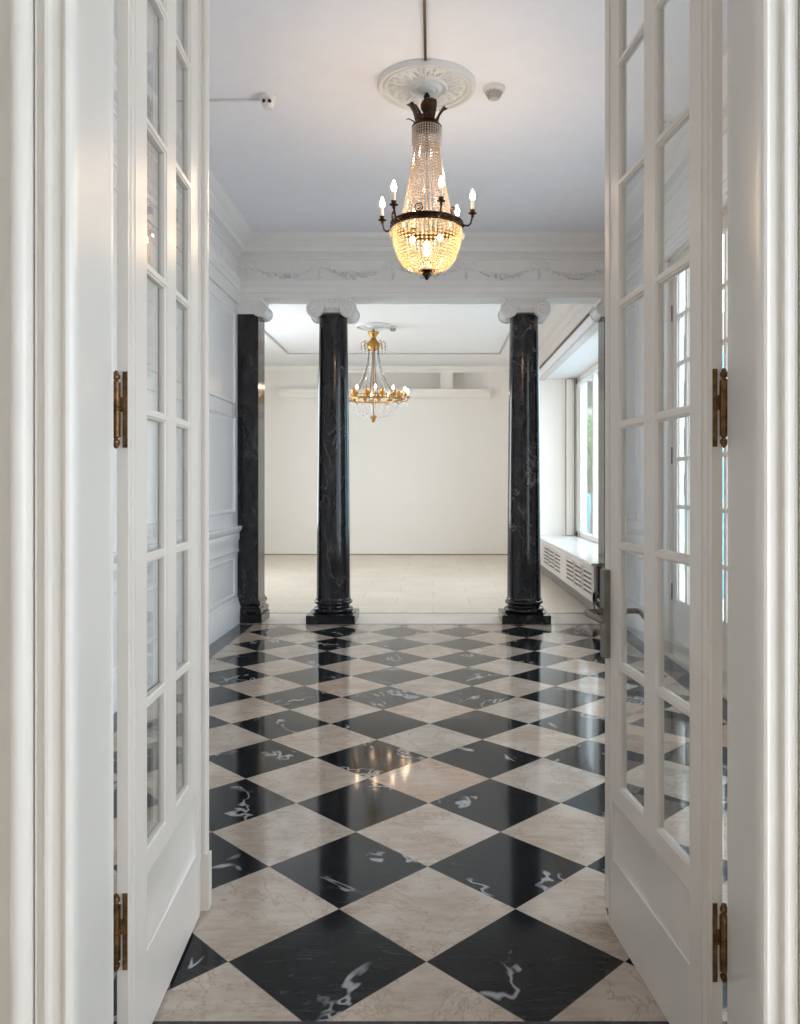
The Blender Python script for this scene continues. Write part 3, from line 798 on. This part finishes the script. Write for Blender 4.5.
def marble_column(x, label):
    t = empty('marble_column', (x, 8.53, 0), label, 'column', 'black marble columns')
    build('plinth', MB().box(-.255, .255, -.255, .255, 0, .088), 'black_marble', t)
    bp = [(.0, .085), (.235, .088), (.235, .095)]
    bp += [(.185 + .028 * cos(R(a)), .122 + .028 * sin(R(a))) for a in range(-80, 81, 20)]
    bp += [(.185, .153), (.178, .158), (.176, .172), (.182, .182)]
    bp += [(.184 + .020 * cos(R(a)), .203 + .020 * sin(R(a))) for a in range(-80, 81, 20)]
    bp += [(.188, .228), (.188, .236), (.181, .250)]
    build('base', MB().lathe(bp, n=48), 'black_marble', t)
    sh = [(.1805, .245)] + [(.180 - .001 * k - .029 * (k / 10) ** 1.6 * .65, .25 + (3.245 - .25) * k / 10) for k in range(11)]
    sh[-1] = (.151, 3.245)
    build('shaft', MB().lathe(sh, n=56), 'black_marble', t)
    capital_parts(t, ZA - .002, .176, .150, .190)
    return t
marble_column(-1.068, 'round black marble column left of the centre, standing in front of the second chandelier')
marble_column(.975, 'round black marble column right of the centre, beside the bay window')
def pilaster(x0, x1, inner, label):
    """square pilaster between x0 and x1 against the wall; inner = +1 when its free side faces +x"""
    t = empty('marble_pilaster', ((x0 + x1) / 2, 8.53, 0), label, 'pilaster', 'black marble pilasters')
    w = (x1 - x0) / 2; d = .155
    wi = lambda e: (-w - (e if inner < 0 else 0), w + (e if inner > 0 else 0))
    a, c = wi(.045)
    build('plinth', MB().box(a, c, -d - .045, d + .045, 0, .088), 'black_marble', t)
    mb = MB()
    levels = [(.030, .088), (.034, .10), (.038, .122), (.034, .145), (.014, .155), (.012, .172), (.02, .185), (.026, .203), (.02, .222), (.008, .235), (.0, .26)]
    for i in range(len(levels) - 1):
        (ea, za), (eb, zb) = levels[i], levels[i + 1]
        a0, a1 = wi(ea); b0, b1 = wi(eb)
        mb.add([(a0, -d - ea, za), (a1, -d - ea, za), (a1, d + ea, za), (a0, d + ea, za), (b0, -d - eb, zb), (b1, -d - eb, zb), (b1, d + eb, zb), (b0, d + eb, zb)],
               [(0, 1, 5, 4), (1, 2, 6, 5), (2, 3, 7, 6), (3, 0, 4, 7)])
    build('base', mb, 'black_marble', t)
    build('shaft', MB().box(-w, w, -d, d, .255, 3.25), 'black_marble', t)
    # capital: abacus slab, one volute roll at the free corner, necking
    cap = build('capital', MB().box(-w if inner > 0 else -w - .04, w + .04 if inner > 0 else w, -.178, .178, ZA - .040, ZA - .002).box(*wi(.015), -.165, .165, ZA - .09, ZA - .04), 'plaster', t)
    zc = ZA - .12; rv = .082; cx = inner * (w + .01); yf = .166
    vm = MB()
    prof = [(.0, -yf + .014), (rv * .84, -yf + .014), (rv * .88, -yf), (rv * .96, -yf), (rv, -yf + .008), (rv, -yf + .022), (rv * .86, -yf + .035), (rv * .70, -yf * .25), (rv * .66, 0), (rv * .70, yf * .25), (rv * .86, yf - .035), (rv, yf - .022), (rv, yf - .008), (rv * .96, yf), (rv * .88, yf), (rv * .84, yf - .014), (0, yf - .014)]
    vm.lathe(prof, (cx, 0, zc), 26, 'y')
    for e in (-1, 1):
        pts = []; rs = []
        for k in range(46):
            tt = k / 45; an = pi / 2 + inner * (1 - tt) * 2 * pi * 1.8
            rad = rv * (.90 * (1 - tt) + .16 * tt)
            pts.append((cx + rad * cos(an), e * (yf - .010), zc + rad * sin(an))); rs.append(.0115 * (1 - tt) + .006 * tt)
        vm.tube(pts, rs, 6)
        vm.lathe([(0, -.008), (.012, -.006), (.014, 0), (.012, .006), (0, .008)], (cx, e * yf, zc), 12, 'y')
    build('volute', vm, 'plaster', cap)
    build('necking', MB().box(*wi(.012), -d - .012, d + .012, 3.25, 3.275).box(*wi(.004), -d - .004, d + .004, 3.275, ZA - .09), 'plaster', cap)
    return t
pilaster(XL + .001, -1.84, 1, 'square black marble pilaster against the left wall')
pilaster(1.805, XR - .001, -1, 'square black marble pilaster against the right wall, half hidden by the door')

# ------------------------------------------------------------------ chandeliers
def flame_bulb(c, h=.070, r=.0165):
    return MB().lathe([(r * .55, 0), (r * .8, h * .12), (r, h * .3), (r * .85, h * .52), (r * .45, h * .78), (r * .15, h * .94), (0, h)], c, 12)

def front_chandelier():
    cx, cy = -.040, 5.15
    t = empty('chandelier', (cx, cy, 0), 'crystal basket chandelier with dark bronze ring and six lit candle arms, nearest the doorway', 'chandelier')
    RZ = 3.125; RR = .227
    # ring band with rims
    rb = MB().lathe([(RR - .012, RZ - .018), (RR + .004, RZ - .022), (RR + .010, RZ - .016), (RR + .004, RZ - .010), (RR + .004, RZ + .012), (RR + .010, RZ + .018), (RR + .004, RZ + .024), (RR - .012, RZ + .020), (RR - .012, RZ - .018)], n=56)
    for k in range(24):
        a = 2 * pi * k / 24; rb.ball(((RR + .005) * cos(a), (RR + .005) * sin(a), RZ + .001), .008, .008, .008, 6, 4)
    build('ring', rb, 'bronze', t)
    # crown at the top: leaves and collar
    cr = MB().lathe([(.0, 3.76), (.086, 3.765), (.092, 3.775), (.084, 3.785), (.076, 3.80), (.050, 3.815), (.028, 3.83), (.024, 3.86), (.038, 3.885), (.042, 3.91), (.030, 3.935), (.018, 3.945), (.022, 3.965), (.012, 3.985), (.0, 3.99)], n=28)
    cr_o = build('crown', cr, 'bronze', t)
    for k in range(8):
        a = 2 * pi * k / 8 + .25
        big = k % 2 == 0
        prof = [(.066, 3.775), (.074, 3.81), (.080, 3.845), (.092, 3.88), (.112, 3.905), (.132, 3.898)] if big else [(.066, 3.775), (.080, 3.80), (.102, 3.83), (.128, 3.848), (.145, 3.858), (.155, 3.853)]
        wd = [.030, .036, .043, .046, .038, .012] if big else [.012, .013, .012, .009, .006, .004]
        lf = MB(); ta = Vector((-sin(a), cos(a), 0)); ra = Vector((cos(a), sin(a), 0))
        v = []
        for (r_, z), w in zip(prof, wd):
            c = ra * r_ + Vector((0, 0, z))
            v += [c - ta * w - ra * .006, c + ra * .006, c + ta * w - ra * .006, c - ra * .008]
        n = len(prof)
        fs = [(i * 4 + j, i * 4 + (j + 1) % 4, (i + 1) * 4 + (j + 1) % 4, (i + 1) * 4 + j) for i in range(n - 1) for j in range(4)] + [(3, 2, 1, 0), (n * 4 - 4, n * 4 - 3, n * 4 - 2, n * 4 - 1)]
        lf.add(v, fs); build('crown_leaf', lf, 'bronze', cr_o)
    build('suspension', MB().tube([(0, 0, 3.975), (0, 0, ZC - .052)], .007, 8), 'bronze', t)
    # short collar of vertical drops under the crown
    col = MB()
    for k in range(34):
        a = 2 * pi * k / 34
        for j in range(7): col.octa((.092 * cos(a), .092 * sin(a), 3.755 - j * .0165), .0078, .0088)
    build('crystal_collar', col, 'crystal_dim', t)
    col = MB().ring((0, 0, 3.768), .092, .006, 32, 6)
    build('collar_ring', col, 'bronze', t)
    # tower strands
    nS = 36
    proto = MB(); n = 30
    for j in range(n):
        s = j / (n - 1)
        r_ = .076 + (.165 - .076) * (s ** 1.25); z = 3.70 + (RZ + .02 - 3.70) * s
        proto.octa((r_, 0, z), .0088, .0082)
    first = None
    for k in range(nS):
        a = 2 * pi * k / nS
        o = build('tower_strand', proto, 'crystal_dim', t) if first is None else first.copy()
        if first is None: first = o
        else: COL.objects.link(o); o.parent = t
        o.rotation_euler = (0, 0, a)
    build('tower_hoop', MB().ring((0, 0, RZ + .012), .165, .004, 40, 5), 'gilt', t)
    build('centre_stem', MB().tube([(0, 0, 3.77), (0, 0, 2.85)], .005, 8), 'bronze', t)
    # bowl strands (rows of square-cut beads)
    proto = MB(); n = 19
    for j in range(n):
        s = j / (n - 1); th = s * pi / 2
        r_ = .052 + (.224 - .052) * cos(th) ** .72; z = RZ - .022 - (.262) * (1 - cos(s * 1.05 * pi / 2) ** 1.0) * .0 - .262 * (sin(th) ** 1.25)
        proto.octa((r_, 0, z), .0115 if j < n - 4 else .008, .0085)
    first = None; nB = 48
    for k in range(nB):
        a = 2 * pi * k / nB
        o = build('bowl_strand', proto, 'crystal_lit', t) if first is None else first.copy()
        if first is None: first = o
        else: COL.objects.link(o); o.parent = t
        o.rotation_euler = (0, 0, a)
    for k in range(12):
        a = 2 * pi * k / 12 + .1
        dr = MB().octa(((RR + .012) * cos(a), (RR + .012) * sin(a), RZ - .055), .010, .026); build('crystal_drop', dr, 'crystal', t)
    fin = MB().lathe([(0, 2.775), (.010, 2.782), (.016, 2.795), (.028, 2.806), (.032, 2.816), (.02, 2.826), (.036, 2.834), (.036, 2.842), (.018, 2.850), (.014, 2.872), (.046, 2.878), (.046, 2.884), (0, 2.886)], n=20)
    build('finial', fin, 'bronze', t)
    # inner bulbs
    for k, (x, y, z) in enumerate(((.085, -.07, 3.03), (-.09, -.06, 3.02), (.0, .08, 3.03), (.0, -.03, 2.95))):
        build('basket_bulb', MB().ball((x, y, z), .017, .017, .022, 10, 8), 'basket_bulb', t)
    # arms
    for k in range(6):
        ph = R(17.5 + 60 * k)                         # from the viewer's side, clockwise
        ux, uy = sin(ph), -cos(ph)
        P = lambda r_, z: (ux * r_, uy * r_, z)
        arm = MB().tube([P(RR, RZ - .004), P(.25, RZ - .012), P(.272, RZ - .014), P(.287, RZ - .002), P(.294, RZ + .022), P(.300, RZ + .045)], [.009, .007, .006, .006, .006, .007], 8)
        arm.ball(P(.235, RZ - .012), .012, .012, .014)
        a_o = build('arm', arm, 'bronze', t)
        cupc = P(.300, 0)
        cup = MB().lathe([(0, RZ + .040), (.012, RZ + .042), (.008, RZ + .050), (.010, RZ + .054), (.026, RZ + .060), (.028, RZ + .064), (.012, RZ + .067), (.016, RZ + .078), (.018, RZ + .086), (0, RZ + .088)], cupc, 16)
        build('candle_cup', cup, 'bronze', a_o)
        build('candle', MB().lathe([(.0105, RZ + .084), (.0105, RZ + .145), (.008, RZ + .147)], cupc, 12), 'candle', a_o)
        build('bulb', flame_bulb((cupc[0], cupc[1], RZ + .147)), 'bulb', a_o)
    # round loops standing on the ring
    for k in range(6):
        ph = R(-12.5 + 60 * k); ux, uy = sin(ph), -cos(ph)
        lp = MB().ring((0, 0, 0), .024, .0045, 20, 6, axis='y'); lp.ring((0, 0, 0), .011, .003, 14, 5, axis='y')
        ang = atan2(uy, ux) + pi / 2
        lp.v = [(x * cos(ang) - y * sin(ang) + ux * RR, x * sin(ang) + y * cos(ang) + uy * RR, z + RZ + .048) for x, y, z in lp.v]
        build('ring_loop', lp, 'bronze', t)
front_chandelier()

def far_chandelier():
    cx, cy = -.915, 12.2
    t = empty('chandelier', (cx, cy, 0), 'gilt open-frame chandelier with crystal chains hanging in the far room', 'chandelier')
    RZ = 2.76; RR = .41
    rb = MB().lathe([(RR - .01, RZ - .012), (RR + .008, RZ - .014), (RR + .012, RZ), (RR + .008, RZ + .014), (RR - .01, RZ + .012), (RR - .01, RZ - .012)], n=48)
    rb.ring((0, 0, RZ + .06), .30, .010, 40, 6)
    build('ring', rb, 'gilt', t)
    cr = MB().lathe([(0, 3.50), (.06, 3.51), (.085, 3.53), (.10, 3.58), (.09, 3.63), (.055, 3.67), (.04, 3.70), (.05, 3.74), (.09, 3.79), (.085, 3.80), (.03, 3.79), (.015, 3.83), (0, 3.84)], n=24)
    co = build('crown', cr, 'gilt', t)
    for k in range(8):
        a = 2 * pi * k / 8; c, s = cos(a), sin(a)
        build('crown_scroll', MB().tube([(.085 * c, .085 * s, 3.60), (.13 * c, .13 * s, 3.64), (.165 * c, .165 * s, 3.65), (.185 * c, .185 * s, 3.62), (.18 * c, .18 * s, 3.60)], .006, 6).octa((.18 * c, .18 * s, 3.57), .012, .03), 'gilt', co)
        build('crown_drop', MB().octa((.18 * c, .18 * s, 3.53), .010, .03).octa((.18 * c, .18 * s, 3.475), .008, .02), 'crystal_clear', co)
    build('suspension', MB().tube([(0, 0, 3.83), (0, 0, Z2 - .02)], .008, 8), 'gilt', t)
    for k in range(12):
        a = 2 * pi * (k + .5) / 12; c, s = cos(a), sin(a)
        ch = MB()
        for j in range(30):
            q = j / 29; r_ = .085 + (.36 - .085) * q ** 2.0; z = 3.52 + (RZ + .02 - 3.52) * q
            ch.octa((r_ * c, r_ * s, z), .010, .013)
        build('crystal_chain', ch, 'bronze' if k % 2 else 'crystal_clear', t)
    for k in range(12):
        a = 2 * pi * k / 12 + .13; c, s = cos(a), sin(a)
        arm = MB().tube([(RR * c, RR * s, RZ), (.46 * c, .46 * s, RZ - .03), (.525 * c, .525 * s, RZ - .01), (.535 * c, .535 * s, RZ + .03)], .008, 6)
        ao = build('arm', arm, 'gilt', t)
        rr_ = .535 if k % 2 else .34
        if k % 2 == 0: arm2 = None
        build('candle_cup', MB().lathe([(0, RZ + .025), (.018, RZ + .03), (.034, RZ + .045), (.02, RZ + .05), (.018, RZ + .065), (0, RZ + .066)], (.535 * c, .535 * s, 0), 12), 'gilt', ao)
        build('candle', MB().lathe([(.012, RZ + .062), (.012, RZ + .11)], (.535 * c, .535 * s, 0), 10), 'candle', ao)
        build('bulb', flame_bulb((.535 * c, .535 * s, RZ + .11), .06, .016), 'far_bulb', ao)
        build('arm_drop', MB().octa((.525 * c, .525 * s, RZ - .06), .009, .03), 'crystal_clear', ao)
    # gilt leaf cups standing on the ring
    for k in range(12):
        a = 2 * pi * (k + .5) / 12 + .13
        build('gilt_leaf', MB().lathe([(.012, RZ + .01), (.03, RZ + .05), (.042, RZ + .10), (.036, RZ + .12), (.0, RZ + .10)], (.42 * cos(a), .42 * sin(a), 0), 8, sx=1), 'gilt', t)
    for k in range(16):
        a = 2 * pi * k / 16; c, s = cos(a), sin(a)
        bs = MB()
        for j in range(18):
            th = pi / 2 * j / 17; r_ = .04 + (RR - .04) * cos(th) ** .8; z = RZ - .015 - .26 * sin(th) ** 1.1
            bs.octa((r_ * c, r_ * s, z), .007, .010)
        build('bowl_strand', bs, 'crystal_clear', t)
    build('finial', MB().lathe([(0, 2.40), (.02, 2.42), (.035, 2.45), (.04, 2.475), (.055, 2.49), (.05, 2.51), (.02, 2.52), (0, 2.525)], n=16), 'gilt', t)
    build('centre_stem', MB().tube([(0, 0, 3.5), (0, 0, 2.5)], .008, 8), 'gilt', t)
far_chandelier()

# medallions
def medallion(x, y, zc, r, label, leaves=16):
    t = empty('ceiling_medallion', (x, y, zc), label, 'ceiling medallion')
    prof = [(0, -.05), (.045, -.05), (.06, -.036), (.072, -.042), (.085, -.036), (.095, -.022), (.115, -.020), (.125, -.032), (.135, -.016), (r * .5, -.010), (r * .80, -.012), (r * .82, -.028), (r * .86, -.032), (r * .885, -.012), (r * .91, -.014), (r * .93, -.034), (r * .97, -.036), (r, -.020), (r, 0)]
    build('rose_disc', MB().lathe(prof, n=72), 'plaster', t)
    lv = MB()
    for k in range(leaves):
        a = 2 * pi * k / leaves
        for s in (-1, 1):
            pts = []
            for j in range(8):
                q = j / 7; rr = .13 + (r * .78 - .13) * q
                an = a + s * .10 * sin(pi * q) + s * .07 * q
                pts.append((rr * cos(an), rr * sin(an), -.014))
            lv.tube(pts, [.005, .009, .012, .013, .014, .013, .011, .007], 6)
        an = a; lv.ball((r * .72 * cos(an), r * .72 * sin(an), -.013), .022, .022, .018)
        an = a + pi / leaves; lv.ball((r * .6 * cos(an), r * .6 * sin(an), -.013), .012, .012, .009); lv.ball((.15 * cos(an), .15 * sin(an), -.013), .012, .012, .009)
    build('acanthus_relief', lv, 'plaster', t)
    return t
medallion(-.04, 5.15, ZC, .318, 'round white plaster ceiling medallion with acanthus leaves above the nearer chandelier')
medallion(-.915, 12.2, Z2, .27, 'round white plaster medallion on the ceiling of the far room')

# ceiling fittings
def detector(x, y, z, r, label):
    t = empty('smoke_detector', (x, y, z), label, 'smoke detector')
    build('housing', MB().lathe([(r, 0), (r, -.016), (r * .96, -.024), (r * .86, -.030), (r * .74, -.031)], n=32), 'white_plastic', t)
    s = MB().lathe([(r * .62, -.026), (r * .45, -.066), (r * .38, -.074), (0, -.076)], n=24)
    for k in range(12):
        a = 2 * pi * k / 12
        s.tube([(r * .78 * cos(a), r * .78 * sin(a), -.027), (r * .46 * cos(a), r * .46 * sin(a), -.070)], .0045, 5)
    build('sensor_cone', s, 'mid_grey', t)
detector(.398, 5.19, ZC, .072, 'round white smoke detector on the ceiling right of the medallion')
detector(-.62, 12.3, Z2, .065, 'small white smoke detector on the far ceiling, right of the far chandelier')
t = empty('ceiling_camera', (-1.105, 5.30, ZC), 'small white twin-lens camera on the ceiling at the end of a thin conduit', 'camera')
build('mount', MB().lathe([(.055, 0), (.055, -.02), (.045, -.03), (.03, -.034)], n=24), 'white_plastic', t)
build('camera_body', MB().ball((.005, -.005, -.055), .042, .042, .038, 16, 10), 'white_plastic', t)
for s in (-1, 1):
    build('lens', MB().lathe([(0, -.050), (.011, -.047), (.012, -.036)], (.005 + s * .019, 0, -.052), 12, 'y'), 'black', t)
build('camera_chin', MB().lathe([(.026, -.088), (.030, -.078), (.022, -.07)], (.01, -.01, 0), 14), 'white_plastic', t)
tag(build('cable_conduit', MB().tube([(XL + .2, 5.36, ZC - .008), (-1.15, 5.34, ZC - .008)], .008, 8), 'white_plastic'), 'thin white cable conduit running from the left cornice to the twin-lens camera', 'conduit')
tag(build('cable_conduit', MB().box(-.054, -.038, 1.95, 4.84, ZC - .014, ZC), 'dark_conduit'), 'dark straight cable conduit on the ceiling leading to the nearer medallion', 'conduit')
tag(build('power_cord', MB().tube([(-.046, 4.84, ZC - .01), (-.048, 4.87, ZC - .028), (-.05, 5.0, ZC - .032), (-.045, 5.115, ZC - .040)], .004, 6), 'white_plastic'), 'white cord crossing the medallion to the nearer chandelier', 'cord')
t = empty('wall_plate', (XL, 5.83, 1.10), 'small white double plate on the left wall above the chair rail', 'light switch')
build('plate', MB().box(0, .008, -.08, .08, -.043, .043), 'white_plastic', t)  # white plate with two raised pads
build('raised_pad', MB().box(.008, .012, -.06, -.01, -.03, .03), 'white_plastic', t); build('raised_pad', MB().box(.008, .012, .01, .06, -.03, .03), 'white_plastic', t)

# ------------------------------------------------------------------ outside the windows
tag(struct('ground', MB().box(2.7, 60, -5, 90, -.65, -.6), 'asphalt', 'paved ground outside the windows', 'ground'), kind='structure')
tag(build('lawn', MB().box(5.4, 9.0, 19, 29.6, -.6, -.55).box(3.4, 5.4, 25.2, 29.6, -.6, -.55), 'grass'), 'green lawn outside the bay window', 'lawn', kind='stuff')
def fence(y0, y1, x0, x1, z1, label):
    t = empty('fence', ((x0 + x1) / 2, (y0 + y1) / 2, -.6), label, 'fence')
    L = sqrt((x1 - x0) ** 2 + (y1 - y0) ** 2); an = atan2(y1 - y0, x1 - x0); t.rotation_euler = (0, 0, an)
    mb = MB().box(-L / 2, L / 2, -.02, .02, .05, z1)
    n = int(L / .25)
    for i in range(n): mb.box(-L / 2 + i * .25, -L / 2 + i * .25 + .12, -.03, .03, .05, z1)
    build('fence_panel', mb, 'hoarding', t)
    for i in range(int(L / 2.4) + 1): build('fence_post', MB().box(-L / 2 + i * 2.4 - .05, -L / 2 + i * 2.4 + .05, -.09, .06, 0, z1 + .08), 'hoarding', t)
fence(10.6, 14.6, 5.1, 5.1, 4.4, 'tall pale blue board fence outside the glazed doors')
fence(30, 30, 3.5, 9.5, 1.65, 'low blue board fence beyond the lawn outside the bay window')
def tree(x, y, h, r, label, seed):
    rnd = random.Random(seed)
    t = empty('tree', (x, y, -.6), label, 'tree')
    tr = MB().tube([(0, 0, 0), (.05, .02, h * .35), (-.03, .05, h * .6), (0, 0, h * .85)], [.16, .12, .09, .04], 8)
    for k in range(6):
        a = k * 1.05; tr.tube([(0, 0, h * (.4 + .06 * k)), (cos(a) * r * .6, sin(a) * r * .6, h * (.55 + .06 * k))], [.05, .02], 6)
    build('trunk', tr, 'bark', t)
    mb = MB()
    for i in range(2600):
        while True:
            p = Vector((rnd.uniform(-1, 1), rnd.uniform(-1, 1), rnd.uniform(-1, 1)))
            if .25 < p.length < 1: break
        c = Vector((p.x * r, p.y * r, h * .72 + p.z * r * .85)); s = rnd.uniform(.05, .10)
        u = Vector((rnd.uniform(-1, 1), rnd.uniform(-1, 1), rnd.uniform(-1, 1))).normalized(); w = u.orthogonal().normalized()
        mb.add([c - u * s, c + w * s * .45, c + u * s, c - w * s * .45], [(0, 1, 2, 3)])
    build('crown', mb, 'leaves', t, fix=False, smooth=0)
tree(4.95, 24.5, 4.2, 1.35, 'small leafy tree on the lawn outside the bay window', 1)
tree(7.9, 38.0, 6.5, 2.4, 'larger leafy tree beyond the blue fence outside the bay window', 2)
t = empty('apartment_building', (14, 55, -.6), 'pale grey building far beyond the fence outside the bay window', 'building')
mb = MB().box(-8, 8, 0, 8, 0, 14)
build('facade', mb, 'render_wall', t)
for i in range(8):
    for j in range(4): build('window', MB().box(-7.3 + i * 2, -6.1 + i * 2, -.05, .02, 1 + j * 3.2, 2.8 + j * 3.2), 'black', t)
